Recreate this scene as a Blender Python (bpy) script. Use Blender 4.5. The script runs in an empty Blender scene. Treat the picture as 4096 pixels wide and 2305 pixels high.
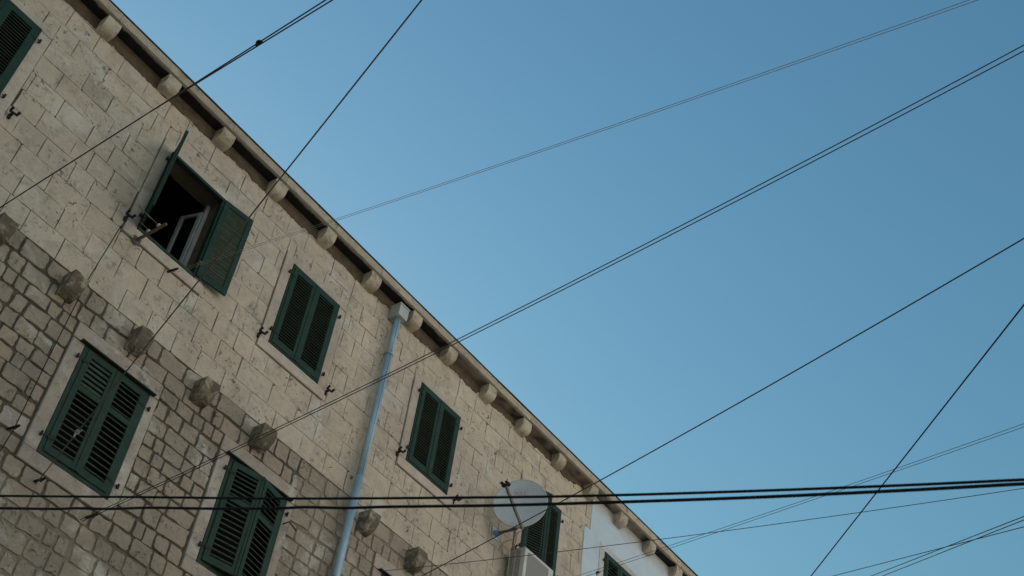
import bpy, math, random
from mathutils import Vector, noise

random.seed(11)
sc = bpy.context.scene
COL = sc.collection
H = 1.6                      # eye height; v below is height above the eye


def P(u, v, w=0.0):          # facade coordinates: u along the wall, v above eye level, w out of the wall
    return Vector((u, -w, v + H))


# ------------------------------------------------------------------ camera
cam_d = bpy.data.cameras.new('camera')
cam = bpy.data.objects.new('camera', cam_d)
COL.objects.link(cam)
AX = Vector((0.57693471, -0.80904185, 0.11223916))
UP = Vector((-0.61167362, -0.33688677, 0.71579515))
BK = Vector((-0.54129634, -0.4816208, -0.68923122))
from mathutils import Matrix
M = Matrix((AX, UP, BK)).transposed().to_4x4()
M.translation = Vector((0, -11, H))
cam.matrix_world = M
cam_d.sensor_width = 36
cam_d.lens = 43.54
cam_d.clip_end = 2000
cam_d.dof.use_dof = True
cam_d.dof.focus_distance = 17.0
cam_d.dof.aperture_fstop = 9.0
sc.camera = cam

# ------------------------------------------------------------------ sky, sun, exposure
SUN_EL = math.radians(19.6)
SUN_AZ = math.radians(19)    # clockwise from +Y: low behind the building
world = bpy.data.worlds.new('World')
sc.world = world
world.use_nodes = True
wn = world.node_tree
bg = wn.nodes['Background']
sky = wn.nodes.new('ShaderNodeTexSky')
sky.sky_type = 'NISHITA'
sky.sun_disc = False
sky.sun_elevation = SUN_EL
sky.sun_rotation = SUN_AZ
sky.altitude = 0
sky.air_density = 2.68
sky.dust_density = 1.59
sky.ozone_density = 10.0
wb_ = wn.nodes.new('ShaderNodeMixRGB')      # camera white balance of the photograph, applied to the whole sky alike
wb_.blend_type = 'MULTIPLY'
wb_.inputs[0].default_value = 1.0
wb_.inputs[2].default_value = (0.98, 1.07, 0.94, 1)
wn.links.new(sky.outputs[0], wb_.inputs[1])
wn.links.new(wb_.outputs[0], bg.inputs[0])
bg.inputs[1].default_value = 0.1
sun_d = bpy.data.lights.new('sun', 'SUN')
sun_d.energy = 5.0
sun_d.angle = math.radians(0.5)
sun_d.color = (1.0, 0.955, 0.90)
sun = bpy.data.objects.new('sun', sun_d)
COL.objects.link(sun)
sdir = Vector((math.sin(SUN_AZ) * math.cos(SUN_EL), math.cos(SUN_AZ) * math.cos(SUN_EL), math.sin(SUN_EL)))
sun.rotation_euler = sdir.to_track_quat('Z', 'Y').to_euler()
sun.location = (0, 20, 40)
sc.view_settings.view_transform = 'Standard'
sc.view_settings.look = 'None'
sc.view_settings.exposure = 0.62
sc.view_settings.gamma = 1.0
sc.view_settings.use_curve_mapping = False

# ------------------------------------------------------------------ materials


class NT:
    def __init__(self, name):
        self.m = bpy.data.materials.new(name)
        self.m.use_nodes = True
        self.t = self.m.node_tree
        self.b = self.t.nodes['Principled BSDF']
        self.b.inputs['Specular IOR Level'].default_value = 0.25

    def n(self, kind, **kw):
        x = self.t.nodes.new('ShaderNode' + kind)
        for k, v in kw.items():
            setattr(x, k, v)
        return x

    def l(self, a, b):
        self.t.links.new(a, b)

    def noise(self, scale, detail=4, rough=0.55, vec=None, dist=0.0):
        x = self.n('TexNoise')
        x.inputs['Scale'].default_value = scale
        x.inputs['Detail'].default_value = detail
        x.inputs['Roughness'].default_value = rough
        x.inputs['Distortion'].default_value = dist
        self.l(vec or self.pos(), x.inputs['Vector'])
        return x.outputs['Fac']

    def pos(self):
        if not hasattr(self, '_p'):
            self._p = self.n('NewGeometry').outputs['Position']
        return self._p

    def ramp(self, fac, stops, mode='LINEAR'):
        r = self.n('ValToRGB')
        r.color_ramp.interpolation = mode
        e = r.color_ramp.elements
        while len(e) < len(stops):
            e.new(0.5)
        for k, (p, c) in enumerate(stops):
            e[k].position = p
            e[k].color = (c, c, c, 1) if isinstance(c, (int, float)) else (*c, 1)
        self.l(fac, r.inputs[0])
        return r.outputs[0]

    def mix(self, fac, a, b, mode='MIX'):
        x = self.n('MixRGB', blend_type=mode)
        for i, s in ((0, fac), (1, a), (2, b)):
            if hasattr(s, 'is_linked'):
                self.l(s, x.inputs[i])
            elif isinstance(s, (int, float)):
                x.inputs[i].default_value = s if i == 0 else (s, s, s, 1)
            else:
                x.inputs[i].default_value = (*s, 1)
        return x.outputs[0]

    def math(self, op, a, b):
        x = self.n('Math', operation=op)
        for i, s in ((0, a), (1, b)):
            if hasattr(s, 'is_linked'):
                self.l(s, x.inputs[i])
            else:
                x.inputs[i].default_value = s
        return x.outputs[0]

    def out(self, color, rough=0.85, bump=None, strength=0.3, dist=0.01, metal=0.0):
        if hasattr(color, 'is_linked'):
            self.l(color, self.b.inputs['Base Color'])
        else:
            self.b.inputs['Base Color'].default_value = (*color, 1)
        if hasattr(rough, 'is_linked'):
            self.l(rough, self.b.inputs['Roughness'])
        else:
            self.b.inputs['Roughness'].default_value = rough
        self.b.inputs['Metallic'].default_value = metal
        if bump is not None:
            bp = self.n('Bump')
            bp.inputs['Strength'].default_value = strength
            bp.inputs['Distance'].default_value = dist
            self.l(bump, bp.inputs['Height'])
            self.l(bp.outputs[0], self.b.inputs['Normal'])
        return self.m


def stone_material(name, hues, pit=0.5, lich=0.5, bump=0.5, grain=60):
    t = NT(name)
    at = t.n('Attribute', attribute_name='tint')
    base = t.ramp(at.outputs['Fac'], hues)
    big = t.noise(0.9, 5, 0.6)
    c = t.mix(1.0, base, t.ramp(big, [(0.28, (0.76, 0.76, 0.78)), (0.5, (1.0, 0.99, 0.98)), (0.72, (1.13, 1.12, 1.10))]), 'MULTIPLY')
    med = t.noise(7, 6, 0.65)
    c = t.mix(1.0, c, t.ramp(med, [(0.3, 0.86), (0.7, 1.1)]), 'MULTIPLY')
    fine = t.noise(grain, 5, 0.7)
    c = t.mix(1.0, c, t.ramp(fine, [(0.3, 0.84), (0.68, 1.1)]), 'MULTIPLY')
    # warm iron bloom and pale lime smears
    c = t.mix(t.math('MULTIPLY', t.ramp(t.noise(1.9, 5, 0.65, dist=0.4), [(0.52, 0.0), (0.68, 1.0)]), 0.5), c, (0.43, 0.315, 0.225))
    c = t.mix(t.math('MULTIPLY', t.ramp(t.noise(1.35, 6, 0.7, dist=0.7), [(0.53, 0.0), (0.68, 1.0)]), 0.65), c, (0.63, 0.575, 0.50))
    # grey lichen blotches
    l1 = t.math('MULTIPLY', t.ramp(t.noise(3.1, 5, 0.7, dist=0.6), [(0.52, 0.0), (0.66, 1.0)]),
                t.ramp(t.noise(16, 5, 0.7), [(0.42, 0.0), (0.6, 1.0)]))
    c = t.mix(t.math('MULTIPLY', l1, lich), c, (0.13, 0.125, 0.115))
    # small dark pits, only on some areas
    mask = t.ramp(t.noise(1.7, 3, 0.5), [(0.44, 0.0), (0.58, 1.0)])
    sp = t.ramp(t.noise(15, 4, 0.62, dist=0.9), [(0.585, 0.0), (0.65, 1.0)])
    pits = t.math('MULTIPLY', sp, mask)
    c = t.mix(t.math('MULTIPLY', pits, pit), c, (0.05, 0.045, 0.04))
    h = t.math('SUBTRACT', t.math('ADD', t.math('MULTIPLY', fine, 0.5), t.math('MULTIPLY', med, 0.8)),
               t.math('MULTIPLY', pits, 0.8))
    return t.out(c, 0.92, h, bump, 0.012)


HUE_A = [(0.0, (0.465, 0.378, 0.285)), (0.3, (0.525, 0.433, 0.333)), (0.6, (0.545, 0.443, 0.336)), (0.8, (0.57, 0.478, 0.375)), (1.0, (0.58, 0.455, 0.335))]
HUE_R = [(0.0, (0.285, 0.225, 0.17)), (0.5, (0.34, 0.275, 0.21)), (0.85, (0.365, 0.29, 0.215)), (1.0, (0.42, 0.36, 0.30))]
M_ASH = stone_material('ashlar_limestone', HUE_A, 0.8, 0.65, 0.6)
M_RUB = stone_material('rubble_limestone', HUE_R, 0.55, 0.35, 0.8, 34)
M_DRESS = stone_material('dressed_limestone', [(0, (0.49, 0.40, 0.325)), (1, (0.56, 0.465, 0.38))], 0.25, 0.3, 0.2)


def mk_mortar():
    t = NT('lime_mortar')
    sep = t.n('SeparateXYZ')
    t.l(t.pos(), sep.inputs[0])
    wob = t.math('MULTIPLY', t.math('SUBTRACT', t.noise(1.2, 4), 0.5), 1.6)
    xx = t.math('ADD', sep.outputs[0], wob)
    zz = t.math('ADD', sep.outputs[2], wob)
    mr = t.n('MapRange')
    mr.inputs[1].default_value = 8.7
    mr.inputs[2].default_value = 9.1
    t.l(xx, mr.inputs[0])
    mz = t.n('MapRange')
    mz.inputs[1].default_value = 8.65
    mz.inputs[2].default_value = 8.2
    t.l(zz, mz.inputs[0])
    k = t.math('MAXIMUM', mr.outputs[0], mz.outputs[0])
    up = t.n('MapRange')                 # ashlar joints stay dark
    up.inputs[1].default_value = 11.1
    up.inputs[2].default_value = 11.03
    t.l(sep.outputs[2], up.inputs[0])
    k = t.math('MULTIPLY', k, up.outputs[0])
    c = t.mix(k, (0.118, 0.094, 0.068), (0.25, 0.20, 0.15))
    c = t.mix(1.0, c, t.ramp(t.noise(14, 5, 0.7), [(0.3, 0.72), (0.7, 1.2)]), 'MULTIPLY')
    return t.out(c, 0.95, t.noise(50, 5, 0.7), 0.6, 0.015)


M_MORTAR = mk_mortar()


def mk_slab():
    t = NT('cornice_stone')
    geo = t.n('NewGeometry')
    t._p = geo.outputs['Position']
    at = t.n('Attribute', attribute_name='tint')
    c = t.ramp(at.outputs['Fac'], [(0, (0.39, 0.32, 0.24)), (1, (0.48, 0.40, 0.305))])
    c = t.mix(1.0, c, t.ramp(t.noise(5, 6, 0.65), [(0.3, 0.78), (0.7, 1.12)]), 'MULTIPLY')
    c = t.mix(1.0, c, t.ramp(t.noise(40, 5, 0.7), [(0.3, 0.84), (0.68, 1.1)]), 'MULTIPLY')
    spot = t.math('MULTIPLY', t.ramp(t.noise(9, 4, 0.7), [(0.57, 0), (0.66, 1)]), 0.55)
    c = t.mix(spot, c, (0.12, 0.115, 0.105))
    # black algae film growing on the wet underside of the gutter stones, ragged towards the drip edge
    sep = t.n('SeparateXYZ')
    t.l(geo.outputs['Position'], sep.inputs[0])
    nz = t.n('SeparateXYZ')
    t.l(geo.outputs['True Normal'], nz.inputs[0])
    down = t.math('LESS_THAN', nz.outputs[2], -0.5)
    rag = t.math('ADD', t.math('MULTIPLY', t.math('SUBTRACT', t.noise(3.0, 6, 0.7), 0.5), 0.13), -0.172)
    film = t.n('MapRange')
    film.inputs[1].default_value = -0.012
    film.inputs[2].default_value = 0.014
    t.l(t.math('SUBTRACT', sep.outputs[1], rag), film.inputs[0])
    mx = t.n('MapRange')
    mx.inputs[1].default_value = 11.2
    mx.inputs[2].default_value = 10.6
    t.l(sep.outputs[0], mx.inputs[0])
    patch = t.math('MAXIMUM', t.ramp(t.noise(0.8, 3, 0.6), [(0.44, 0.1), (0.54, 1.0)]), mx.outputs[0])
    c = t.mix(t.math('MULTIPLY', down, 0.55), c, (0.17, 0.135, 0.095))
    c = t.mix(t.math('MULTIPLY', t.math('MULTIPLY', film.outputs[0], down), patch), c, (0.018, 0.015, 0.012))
    return t.out(c, 0.9, t.noise(22, 6, 0.7), 0.5, 0.015)


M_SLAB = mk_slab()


def mk_corbel(name, dirt):
    t = NT(name)
    geo = t.n('NewGeometry')
    t._p = geo.outputs['Position']
    at = t.n('Attribute', attribute_name='tint')
    c = t.ramp(at.outputs['Fac'], [(0, (0.46, 0.375, 0.27)), (1, (0.58, 0.485, 0.365))])
    c = t.mix(1.0, c, t.ramp(t.noise(8, 6, 0.65), [(0.3, 0.75), (0.7, 1.15)]), 'MULTIPLY')
    c = t.mix(1.0, c, t.ramp(t.noise(45, 5, 0.7), [(0.3, 0.84), (0.68, 1.1)]), 'MULTIPLY')
    s = t.math('MULTIPLY', t.ramp(t.noise(3.4 + 4 * dirt, 4, 0.65, dist=0.8), [(0.5 - dirt * 0.22, 0), (0.62 - dirt * 0.1, 1)]), 0.35 + 0.5 * dirt)
    c = t.mix(s, c, (0.085, 0.063, 0.042))
    return t.out(c, 0.92, t.noise(24, 6, 0.7), 0.7, 0.02)


M_OLDD = stone_material('worn_dressed_limestone', [(0, (0.38, 0.31, 0.25)), (1, (0.44, 0.365, 0.30))], 0.3, 0.7, 0.5, 40)
M_LIMEW = stone_material('limewashed_stone', [(0, (0.45, 0.44, 0.42)), (1, (0.50, 0.49, 0.47))], 0.2, 0.3, 0.2)
M_CORB = mk_corbel('corbel_stone', 0.12)
M_CORB2 = mk_corbel('weathered_corbel_stone', 0.95)


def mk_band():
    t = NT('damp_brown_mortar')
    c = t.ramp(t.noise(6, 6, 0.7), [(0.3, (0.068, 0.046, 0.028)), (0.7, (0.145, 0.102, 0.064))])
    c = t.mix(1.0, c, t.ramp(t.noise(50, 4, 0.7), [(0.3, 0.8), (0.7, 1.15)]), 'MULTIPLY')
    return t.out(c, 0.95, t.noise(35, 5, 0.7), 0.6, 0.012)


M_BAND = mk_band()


def mk_plaster():
    t = NT('white_plaster')
    c = t.ramp(t.noise(1.3, 5, 0.6), [(0.3, (0.43, 0.49, 0.535)), (0.7, (0.56, 0.625, 0.67))])
    sc1 = t.math('MULTIPLY', t.ramp(t.noise(11, 4, 0.6), [(0.68, 0), (0.72, 1)]), 0.5)
    c = t.mix(sc1, c, (0.3, 0.28, 0.25))
    sep = t.n('SeparateXYZ')
    t.l(t.pos(), sep.inputs[0])
    rag = t.math('MULTIPLY', t.math('SUBTRACT', t.noise(4, 5, 0.7), 0.5), 0.35)
    mr = t.n('MapRange')
    mr.inputs[1].default_value = 14.36
    mr.inputs[2].default_value = 14.62
    t.l(t.math('ADD', sep.outputs[2], rag), mr.inputs[0])
    c = t.mix(t.math('MULTIPLY', mr.outputs[0], 0.6), c, (0.32, 0.24, 0.15))     # rusty tide mark
    return t.out(c, 0.9, t.noise(30, 5, 0.6), 0.2, 0.008)


M_PLAS = mk_plaster()


def mk_simple(name, col, rough=0.6, var=0.15, scale=12, metal=0.0, bump=0.1):
    t = NT(name)
    n = t.noise(scale, 5, 0.65)
    c = t.mix(1.0, col, t.ramp(n, [(0.3, 1 - var), (0.7, 1 + var)]), 'MULTIPLY')
    return t.out(c, rough, n, bump, 0.004, metal)


M_GREEN = mk_simple('dark_green_paint', (0.013, 0.038, 0.025), 0.6, 0.22, 9)
M_GREEN2 = mk_simple('faded_green_paint', (0.016, 0.040, 0.026), 0.6, 0.28, 7)
M_SLAT = mk_simple('weathered_slat_paint', (0.048, 0.070, 0.047), 0.65, 0.3, 11)
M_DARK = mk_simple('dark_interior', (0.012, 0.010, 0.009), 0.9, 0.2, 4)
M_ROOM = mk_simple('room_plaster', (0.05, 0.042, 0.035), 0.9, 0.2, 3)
M_CEIL = mk_simple('brown_reveal', (0.16, 0.11, 0.07), 0.9, 0.2, 5)
M_IRON = mk_simple('rusty_iron', (0.030, 0.022, 0.018), 0.7, 0.4, 40, 0.0)
M_BRACK = mk_simple('painted_angle_iron', (0.11, 0.085, 0.065), 0.6, 0.3, 30)
M_WHITE = mk_simple('white_frame_paint', (0.33, 0.32, 0.31), 0.5, 0.1, 10)
M_CABLE = mk_simple('black_rubber', (0.012, 0.010, 0.010), 0.7, 0.3, 30)
M_STEEL = mk_simple('grey_steel_wire', (0.085, 0.07, 0.06), 0.6, 0.3, 30)
M_ROPE = mk_simple('faded_rope', (0.14, 0.115, 0.09), 0.85, 0.3, 40)
M_THIN = mk_simple('thin_grey_cord', (0.10, 0.085, 0.07), 0.8, 0.3, 40)
M_PALE = mk_simple('pale_plastic_cord', (0.36, 0.32, 0.28), 0.7, 0.2, 30)
M_GALV = mk_simple('galvanised_steel', (0.35, 0.455, 0.53), 0.5, 0.10, 10, 0.35, 0.03)
M_SEAM = mk_simple('dull_solder_seam', (0.13, 0.17, 0.20), 0.6, 0.2, 14)
M_HOP = mk_simple('painted_sheet_metal', (0.44, 0.44, 0.42), 0.5, 0.12, 9)
M_DISH = mk_simple('grey_white_dish_paint', (0.56, 0.57, 0.58), 0.45, 0.06, 8)
M_ARM = mk_simple('grey_brown_arm', (0.17, 0.145, 0.12), 0.55, 0.15, 14)
M_LNB = mk_simple('black_plastic', (0.012, 0.012, 0.012), 0.5, 0.2, 14)
M_PINK = mk_simple('faded_pink_print', (0.46, 0.32, 0.38), 0.6, 0.12, 30)
M_ACW = mk_simple('off_white_plastic', (0.55, 0.53, 0.49), 0.5, 0.08, 6)
M_ACG = mk_simple('grey_fan_mesh', (0.24, 0.225, 0.205), 0.6, 0.1, 60)
M_ACD = mk_simple('dark_grille_void', (0.03, 0.028, 0.025), 0.8, 0.2, 20)
M_WCAB = mk_simple('cream_cable', (0.34, 0.30, 0.25), 0.6, 0.1, 20)
M_ROOF = mk_simple('terracotta_roof', (0.30, 0.13, 0.075), 0.85, 0.3, 5)
M_EDGE = mk_simple('dark_gutter_lip', (0.035, 0.033, 0.032), 0.6, 0.3, 12)
M_PAVE = mk_simple('stone_paving', (0.36, 0.33, 0.28), 0.8, 0.25, 1.2)
M_OPP = mk_simple('pale_bounce_render', (0.585, 0.585, 0.585), 0.9, 0.15, 1.0)


def mk_glass():
    t = NT('window_glass')
    t.b.inputs['Alpha'].default_value = 0.3
    t.b.inputs['Specular IOR Level'].default_value = 0.5
    return t.out((0.01, 0.012, 0.012), 0.03)


M_GLASS = mk_glass()

# ------------------------------------------------------------------ helpers
ORG = {}


def empty(name, loc, label=None, cat=None, group=None, parent=None):
    o = bpy.data.objects.new(name, None)
    o.empty_display_size = 0.2
    COL.objects.link(o)
    if parent:
        o.parent = parent
        o.location = loc - ORG[parent.name]
    else:
        o.location = loc
    ORG[o.name] = loc.copy()
    tag(o, label, cat, group)
    return o


def tag(o, label=None, cat=None, group=None, kind=None):
    for k, v in (('label', label), ('category', cat), ('group', group), ('kind', kind)):
        if v:
            o[k] = v
    return o


class MB:
    """collects geometry in world coordinates"""

    def __init__(self):
        self.v, self.f, self.t = [], [], []

    def add(self, vs, fs, tint=None):
        b = len(self.v)
        self.v += [Vector(x) for x in vs]
        self.f += [[i + b for i in f] for f in fs]
        self.t += [0.5 if tint is None else tint] * len(vs)

    def box(self, a, b, tf=None, tint=None):
        (x0, y0, z0), (x1, y1, z1) = a, b
        vs = [(x, y, z) for z in (z0, z1) for y in (y0, y1) for x in (x0, x1)]
        vs = [tf(*p) if tf else Vector(p) for p in vs]
        self.add(vs, [(0, 2, 3, 1), (4, 5, 7, 6), (0, 1, 5, 4), (2, 6, 7, 3), (0, 4, 6, 2), (1, 3, 7, 5)], tint)

    def tube(self, pts, r, n=6, cap=True):
        pts = [Vector(q) for q in pts]
        rs = r if isinstance(r, (list, tuple)) else [r] * len(pts)
        vs, fs = [], []
        prev = None
        for i, q in enumerate(pts):
            d = (pts[min(i + 1, len(pts) - 1)] - pts[max(i - 1, 0)])
            if d.length < 1e-9:
                d = Vector((0, 0, 1))
            d.normalize()
            if prev is None:
                a = d.cross(Vector((0.31, 0.47, 0.82)))
                a.normalize()
            else:
                a = prev - d * prev.dot(d)
                a.normalize()
            prev = a
            b = d.cross(a)
            for k in range(n):
                ang = 2 * math.pi * k / n
                vs.append(q + (a * math.cos(ang) + b * math.sin(ang)) * rs[i])
        for i in range(len(pts) - 1):
            for k in range(n):
                k2 = (k + 1) % n
                fs.append((i * n + k, i * n + k2, (i + 1) * n + k2, (i + 1) * n + k))
        if cap:
            fs.append(tuple(range(n - 1, -1, -1)))
            e = (len(pts) - 1) * n
            fs.append(tuple(range(e, e + n)))
        self.add(vs, fs)

    def build(self, name, mat, parent=None, smooth=False, kind=None, tint=False, origin=None):
        me = bpy.data.meshes.new(name)
        if origin is None:
            lo = Vector([min(v[i] for v in self.v) for i in range(3)])
            hi = Vector([max(v[i] for v in self.v) for i in range(3)])
            origin = (lo + hi) / 2
        me.from_pydata([v - origin for v in self.v], [], self.f)
        if tint:
            at = me.attributes.new('tint', 'FLOAT', 'POINT')
            at.data.foreach_set('value', self.t)
        me.materials.append(mat)
        if smooth:
            me.polygons.foreach_set('use_smooth', [True] * len(me.polygons))
        o = bpy.data.objects.new(name, me)
        COL.objects.link(o)
        if parent:
            o.parent = parent
            o.location = origin - ORG[parent.name]
        else:
            o.location = origin
        ORG[o.name] = origin.copy()
        if kind:
            o['kind'] = kind
        return o


def dup(o, shift, parent=None):
    """copy of one object moved by shift (world)"""
    c = o.copy()
    COL.objects.link(c)
    org = ORG[o.name] + shift
    ORG[c.name] = org
    if parent:
        c.parent = parent
        c.location = org - ORG[parent.name]
    else:
        c.location = org
    return c


def uvw(u, v, w):
    return P(u, v, w)


def ubox(mb, u0, u1, v0, v1, w0, w1, tint=None):
    mb.box((u0, w0, v0), (u1, w1, v1), lambda a, b, c: P(a, c, b), tint)


def N1(x, s=0.0):
    return noise.noise(Vector((x, s, 3.7)))


# ------------------------------------------------------------------ ground and an unseen house added to bounce sunlight
g = MB()
g.add([(-400, -400, 0), (400, -400, 0), (400, 400, 0), (-400, 400, 0)], [(0, 1, 2, 3)])
tag(g.build('ground', M_PAVE), kind='structure')


OPP = empty('bounce_house', P(24, -H, 18.5), 'tall pale house added out of view to bounce sunlight onto the stone building', 'building')  # added out of view: its sunlit front throws warm light onto the shaded facade
OW = [(u, u + 1.1, v, v + 1.7) for u in [3.0 + 2.9 * i for i in range(14)] for v in (1.6, 5.2, 8.8, 12.4, 16.0, 19.6)]


def osheet(mb, holes):
    us = sorted({1.0, 45.0} | {x for h in holes for x in h[:2]})
    vs = sorted({-H, 23.0} | {x for h in holes for x in h[2:]})
    for i in range(len(us) - 1):
        for j in range(len(vs) - 1):
            cu, cv = (us[i] + us[i + 1]) / 2, (vs[j] + vs[j + 1]) / 2
            if not any(h[0] < cu < h[1] and h[2] < cv < h[3] for h in holes):
                mb.add([P(us[i], vs[j], 18.5), P(us[i], vs[j + 1], 18.5), P(us[i + 1], vs[j + 1], 18.5), P(us[i + 1], vs[j], 18.5)], [(0, 1, 2, 3)])
    mb.box((1, 18.9, -H), (45, 28, 23), lambda a, b, c: P(a, c, b))
    for a, b in ((1, 45),):
        mb.add([P(1, 23, 18.5), P(45, 23, 18.5), P(45, 23, 18.9), P(1, 23, 18.9)], [(0, 1, 2, 3)])


ob = MB()
osheet(ob, OW)
ob.build('wall', M_OPP, OPP)
oc = MB()
oc.box((0.6, 18.2, 23.004), (45.4, 28.2, 23.3), lambda a, b, c: P(a, c, b))
oc.build('cornice', M_OPP, OPP)
sw = MB()
for (a, b, c, d) in OW[:1]:
    sw.box((a, 18.6, c), (b, 18.66, d), lambda x, y, z: P(x, z, y))
o0 = sw.build('window', M_GREEN2, OPP)
for (a, b, c, d) in OW[1:]:
    dup(o0, Vector((a - OW[0][0], 0, c - OW[0][2])), OPP)

# ------------------------------------------------------------------ the stone building
BLD = empty('stone_building', P(9, -H, 0), 'old pale limestone building with green shutters under a corbelled stone eave', 'building')
TOPV = 13.085                # underside of the gutter stones
WIN_T = dict(v0=10.655, v1=12.155, s0=10.49, s1=12.285)
WIN_L = dict(v0=7.24, v1=8.74, s0=7.06, s1=8.97)
UPPER = [(-0.62, 0.38), (1.98, 2.98), (5.21, 6.21), (7.61, 8.61), (10.59, 11.59), (13.51, 14.51), (15.93, 16.93)]
LOWER = [(2.2, 3.2), (5.25, 6.25), (7.62, 8.66), (10.59, 11.59)]
SUR = [(a - 0.174, b + 0.167, WIN_T['s0'] - 0.013, WIN_T['s1']) for a, b in UPPER] + \
      [(a - 0.188, b + 0.138, WIN_L['s0'] - 0.015, WIN_L['s1'] + 0.004) for a, b in LOWER]
HOLES = [(a + 0.02, b - 0.02, WIN_T['v0'] + 0.02, WIN_T['v1'] - 0.02) for a, b in UPPER] + \
        [(a + 0.02, b - 0.02, WIN_L['v0'] + 0.02, WIN_L['v1'] - 0.02) for a, b in LOWER]


def sheet(mb, u0, u1, v0, v1, w, holes):
    us = sorted({u0, u1} | {x for h in holes for x in h[:2] if u0 < x < u1})
    vs = sorted({v0, v1} | {x for h in holes for x in h[2:] if v0 < x < v1})
    for i in range(len(us) - 1):
        for j in range(len(vs) - 1):
            cu, cv = (us[i] + us[i + 1]) / 2, (vs[j] + vs[j + 1]) / 2
            if any(h[0] < cu < h[1] and h[2] < cv < h[3] for h in holes):
                continue
            mb.add([P(us[i], vs[j], w), P(us[i + 1], vs[j], w), P(us[i + 1], vs[j + 1], w), P(us[i], vs[j + 1], w)], [(0, 1, 2, 3)])


wl = MB()
sheet(wl, -4, 30, -H, 13.2, -0.016, HOLES)
wl.build('wall', M_MORTAR, BLD)
sh = MB()                    # gable ends and rear wall
sh.add([P(-4, -H, -0.017), P(-4, -H, -9), P(-4, 13.2, -9), P(-4, 13.2, -0.017)], [(0, 1, 2, 3)])
sh.add([P(30, -H, -0.017), P(30, -H, -9), P(30, 13.2, -9), P(30, 13.2, -0.017)], [(3, 2, 1, 0)])
sh.add([P(-4, -H, -9), P(30, -H, -9), P(30, 13.2, -9), P(-4, 13.2, -9)], [(0, 1, 2, 3)])
sh.build('wall', M_RUB, BLD)
rf = MB()
rf.add([P(-4.3, 13.25, 0.19), P(30.3, 13.25, 0.19), P(30.3, 14.9, -4.5), P(-4.3, 14.9, -4.5), P(30.3, 13.25, -9.2), P(-4.3, 13.25, -9.2)],
       [(0, 1, 2, 3), (3, 2, 4, 5)])
rf.build('roof', M_ROOF, BLD)

# --- dressed ashlar in even courses (joint positions along each course)
ED = [13.1, 12.87, 12.53, 12.19, 11.86, 11.53, 11.19, 10.85, 10.505, 10.155, 9.805, 9.46]
JOINTS = [
    [],
    [3.19, 3.64, 4.06, 4.49, 4.91, 5.26, 6.37, 6.83, 7.32, 7.71, 8.3],
    [3.44, 3.94, 4.35, 4.8, 6.18, 7.11, 7.58, 7.92, 8.22, 8.6, 9.07, 10.03, 10.58, 10.91],
    [3.76, 4.17, 4.69, 6.89, 9.22, 12.28, 12.61, 12.83, 13.33, 14.9, 15.25],
    [3.49, 3.94, 4.33, 4.59, 7.12, 9.09, 10.11, 12.07, 12.42, 12.97],
    [3.66, 4.13, 4.49, 9.25, 12.26],
    [3.52, 4.03, 4.3, 4.63, 7.25, 9.12, 9.61, 10.05, 12.53, 12.93],
    [3.7, 4.16, 4.46, 6.97, 9.23, 12.31, 12.71],
    [3.49, 3.98, 4.55, 5.41, 6.24, 6.74, 7.13, 7.71, 8.14, 8.59, 8.98, 10.23, 10.68, 11.04, 11.59, 12.01],
    [3.69, 4.3, 4.73, 5.22, 5.64, 6.07, 6.52, 6.92, 7.32, 7.91, 8.41, 8.82, 9.35, 10.42, 11.4, 11.84],
    [3.96, 4.47, 5.44, 5.87, 6.7, 7.14, 8.1, 8.64, 9.12, 9.56, 10.12, 10.65, 11.06, 11.55]]


def ashlar_mesh(u0, u1, v0, v1):
    rnd = random.random
    gl, gr = (random.choice([0.0002, 0.001, 0.002, 0.004, 0.0055]) for _ in range(2))
    gb, gt = random.choice([0.0001, 0.0006, 0.0014, 0.0022]), random.choice([0.0001, 0.0006, 0.0014])
    a, b, c, d = u0 + gl, u1 - gr, v0 + gb, v1 - gt
    j = lambda s: (rnd() - 0.5) * 2 * s
    ring = []
    cs = [(a, c), (b, c), (b, d), (a, d)]
    for k in range(4):
        p, q = cs[k], cs[(k + 1) % 4]
        pr = cs[k - 1]
        if rnd() < 0.26:      # chipped arris
            s = 0.008 + 0.034 * rnd() ** 2
            L1 = math.dist(p, pr)
            L2 = math.dist(p, q)
            ring.append((p[0] + (pr[0] - p[0]) * s / L1, p[1] + (pr[1] - p[1]) * s / L1))
            ring.append((p[0] + (q[0] - p[0]) * s / L2, p[1] + (q[1] - p[1]) * s / L2))
        else:
            ring.append((p[0] + j(0.003), p[1] + j(0.0015)))
        m = 2 if k % 2 == 0 else 1
        for i in range(1, m + 1):
            t = i / (m + 1) + j(0.08)
            o = -abs(j(0.004))
            x, y = p[0] + (q[0] - p[0]) * t, p[1] + (q[1] - p[1]) * t
            if k == 0: y -= o
            elif k == 1: x += o
            elif k == 2: y += o
            else: x -= o
            ring.append((x, y))
    cx, cy = (a + b) / 2, (c + d) / 2
    w = j(0.003)
    tilt = (j(0.004), j(0.003))
    n = len(ring)
    vs = [P(x, y, -0.035) for x, y in ring]
    for x, y in ring:
        L = math.hypot(x - cx, y - cy)
        s = 1 - 0.0016 / L
        X, Y = cx + (x - cx) * s, cy + (y - cy) * s
        vs.append(P(X, Y, w + tilt[0] * (X - cx) + tilt[1] * (Y - cy)))
    vs.append(P(cx, cy, w + 0.002 + j(0.001)))
    fs = [(i, (i + 1) % n, n + (i + 1) % n, n + i) for i in range(n)] + [(n + i, n + (i + 1) % n, 2 * n) for i in range(n)]
    return vs, fs


STONES = []                  # (kind, verts, faces, tint, centre)


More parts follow.
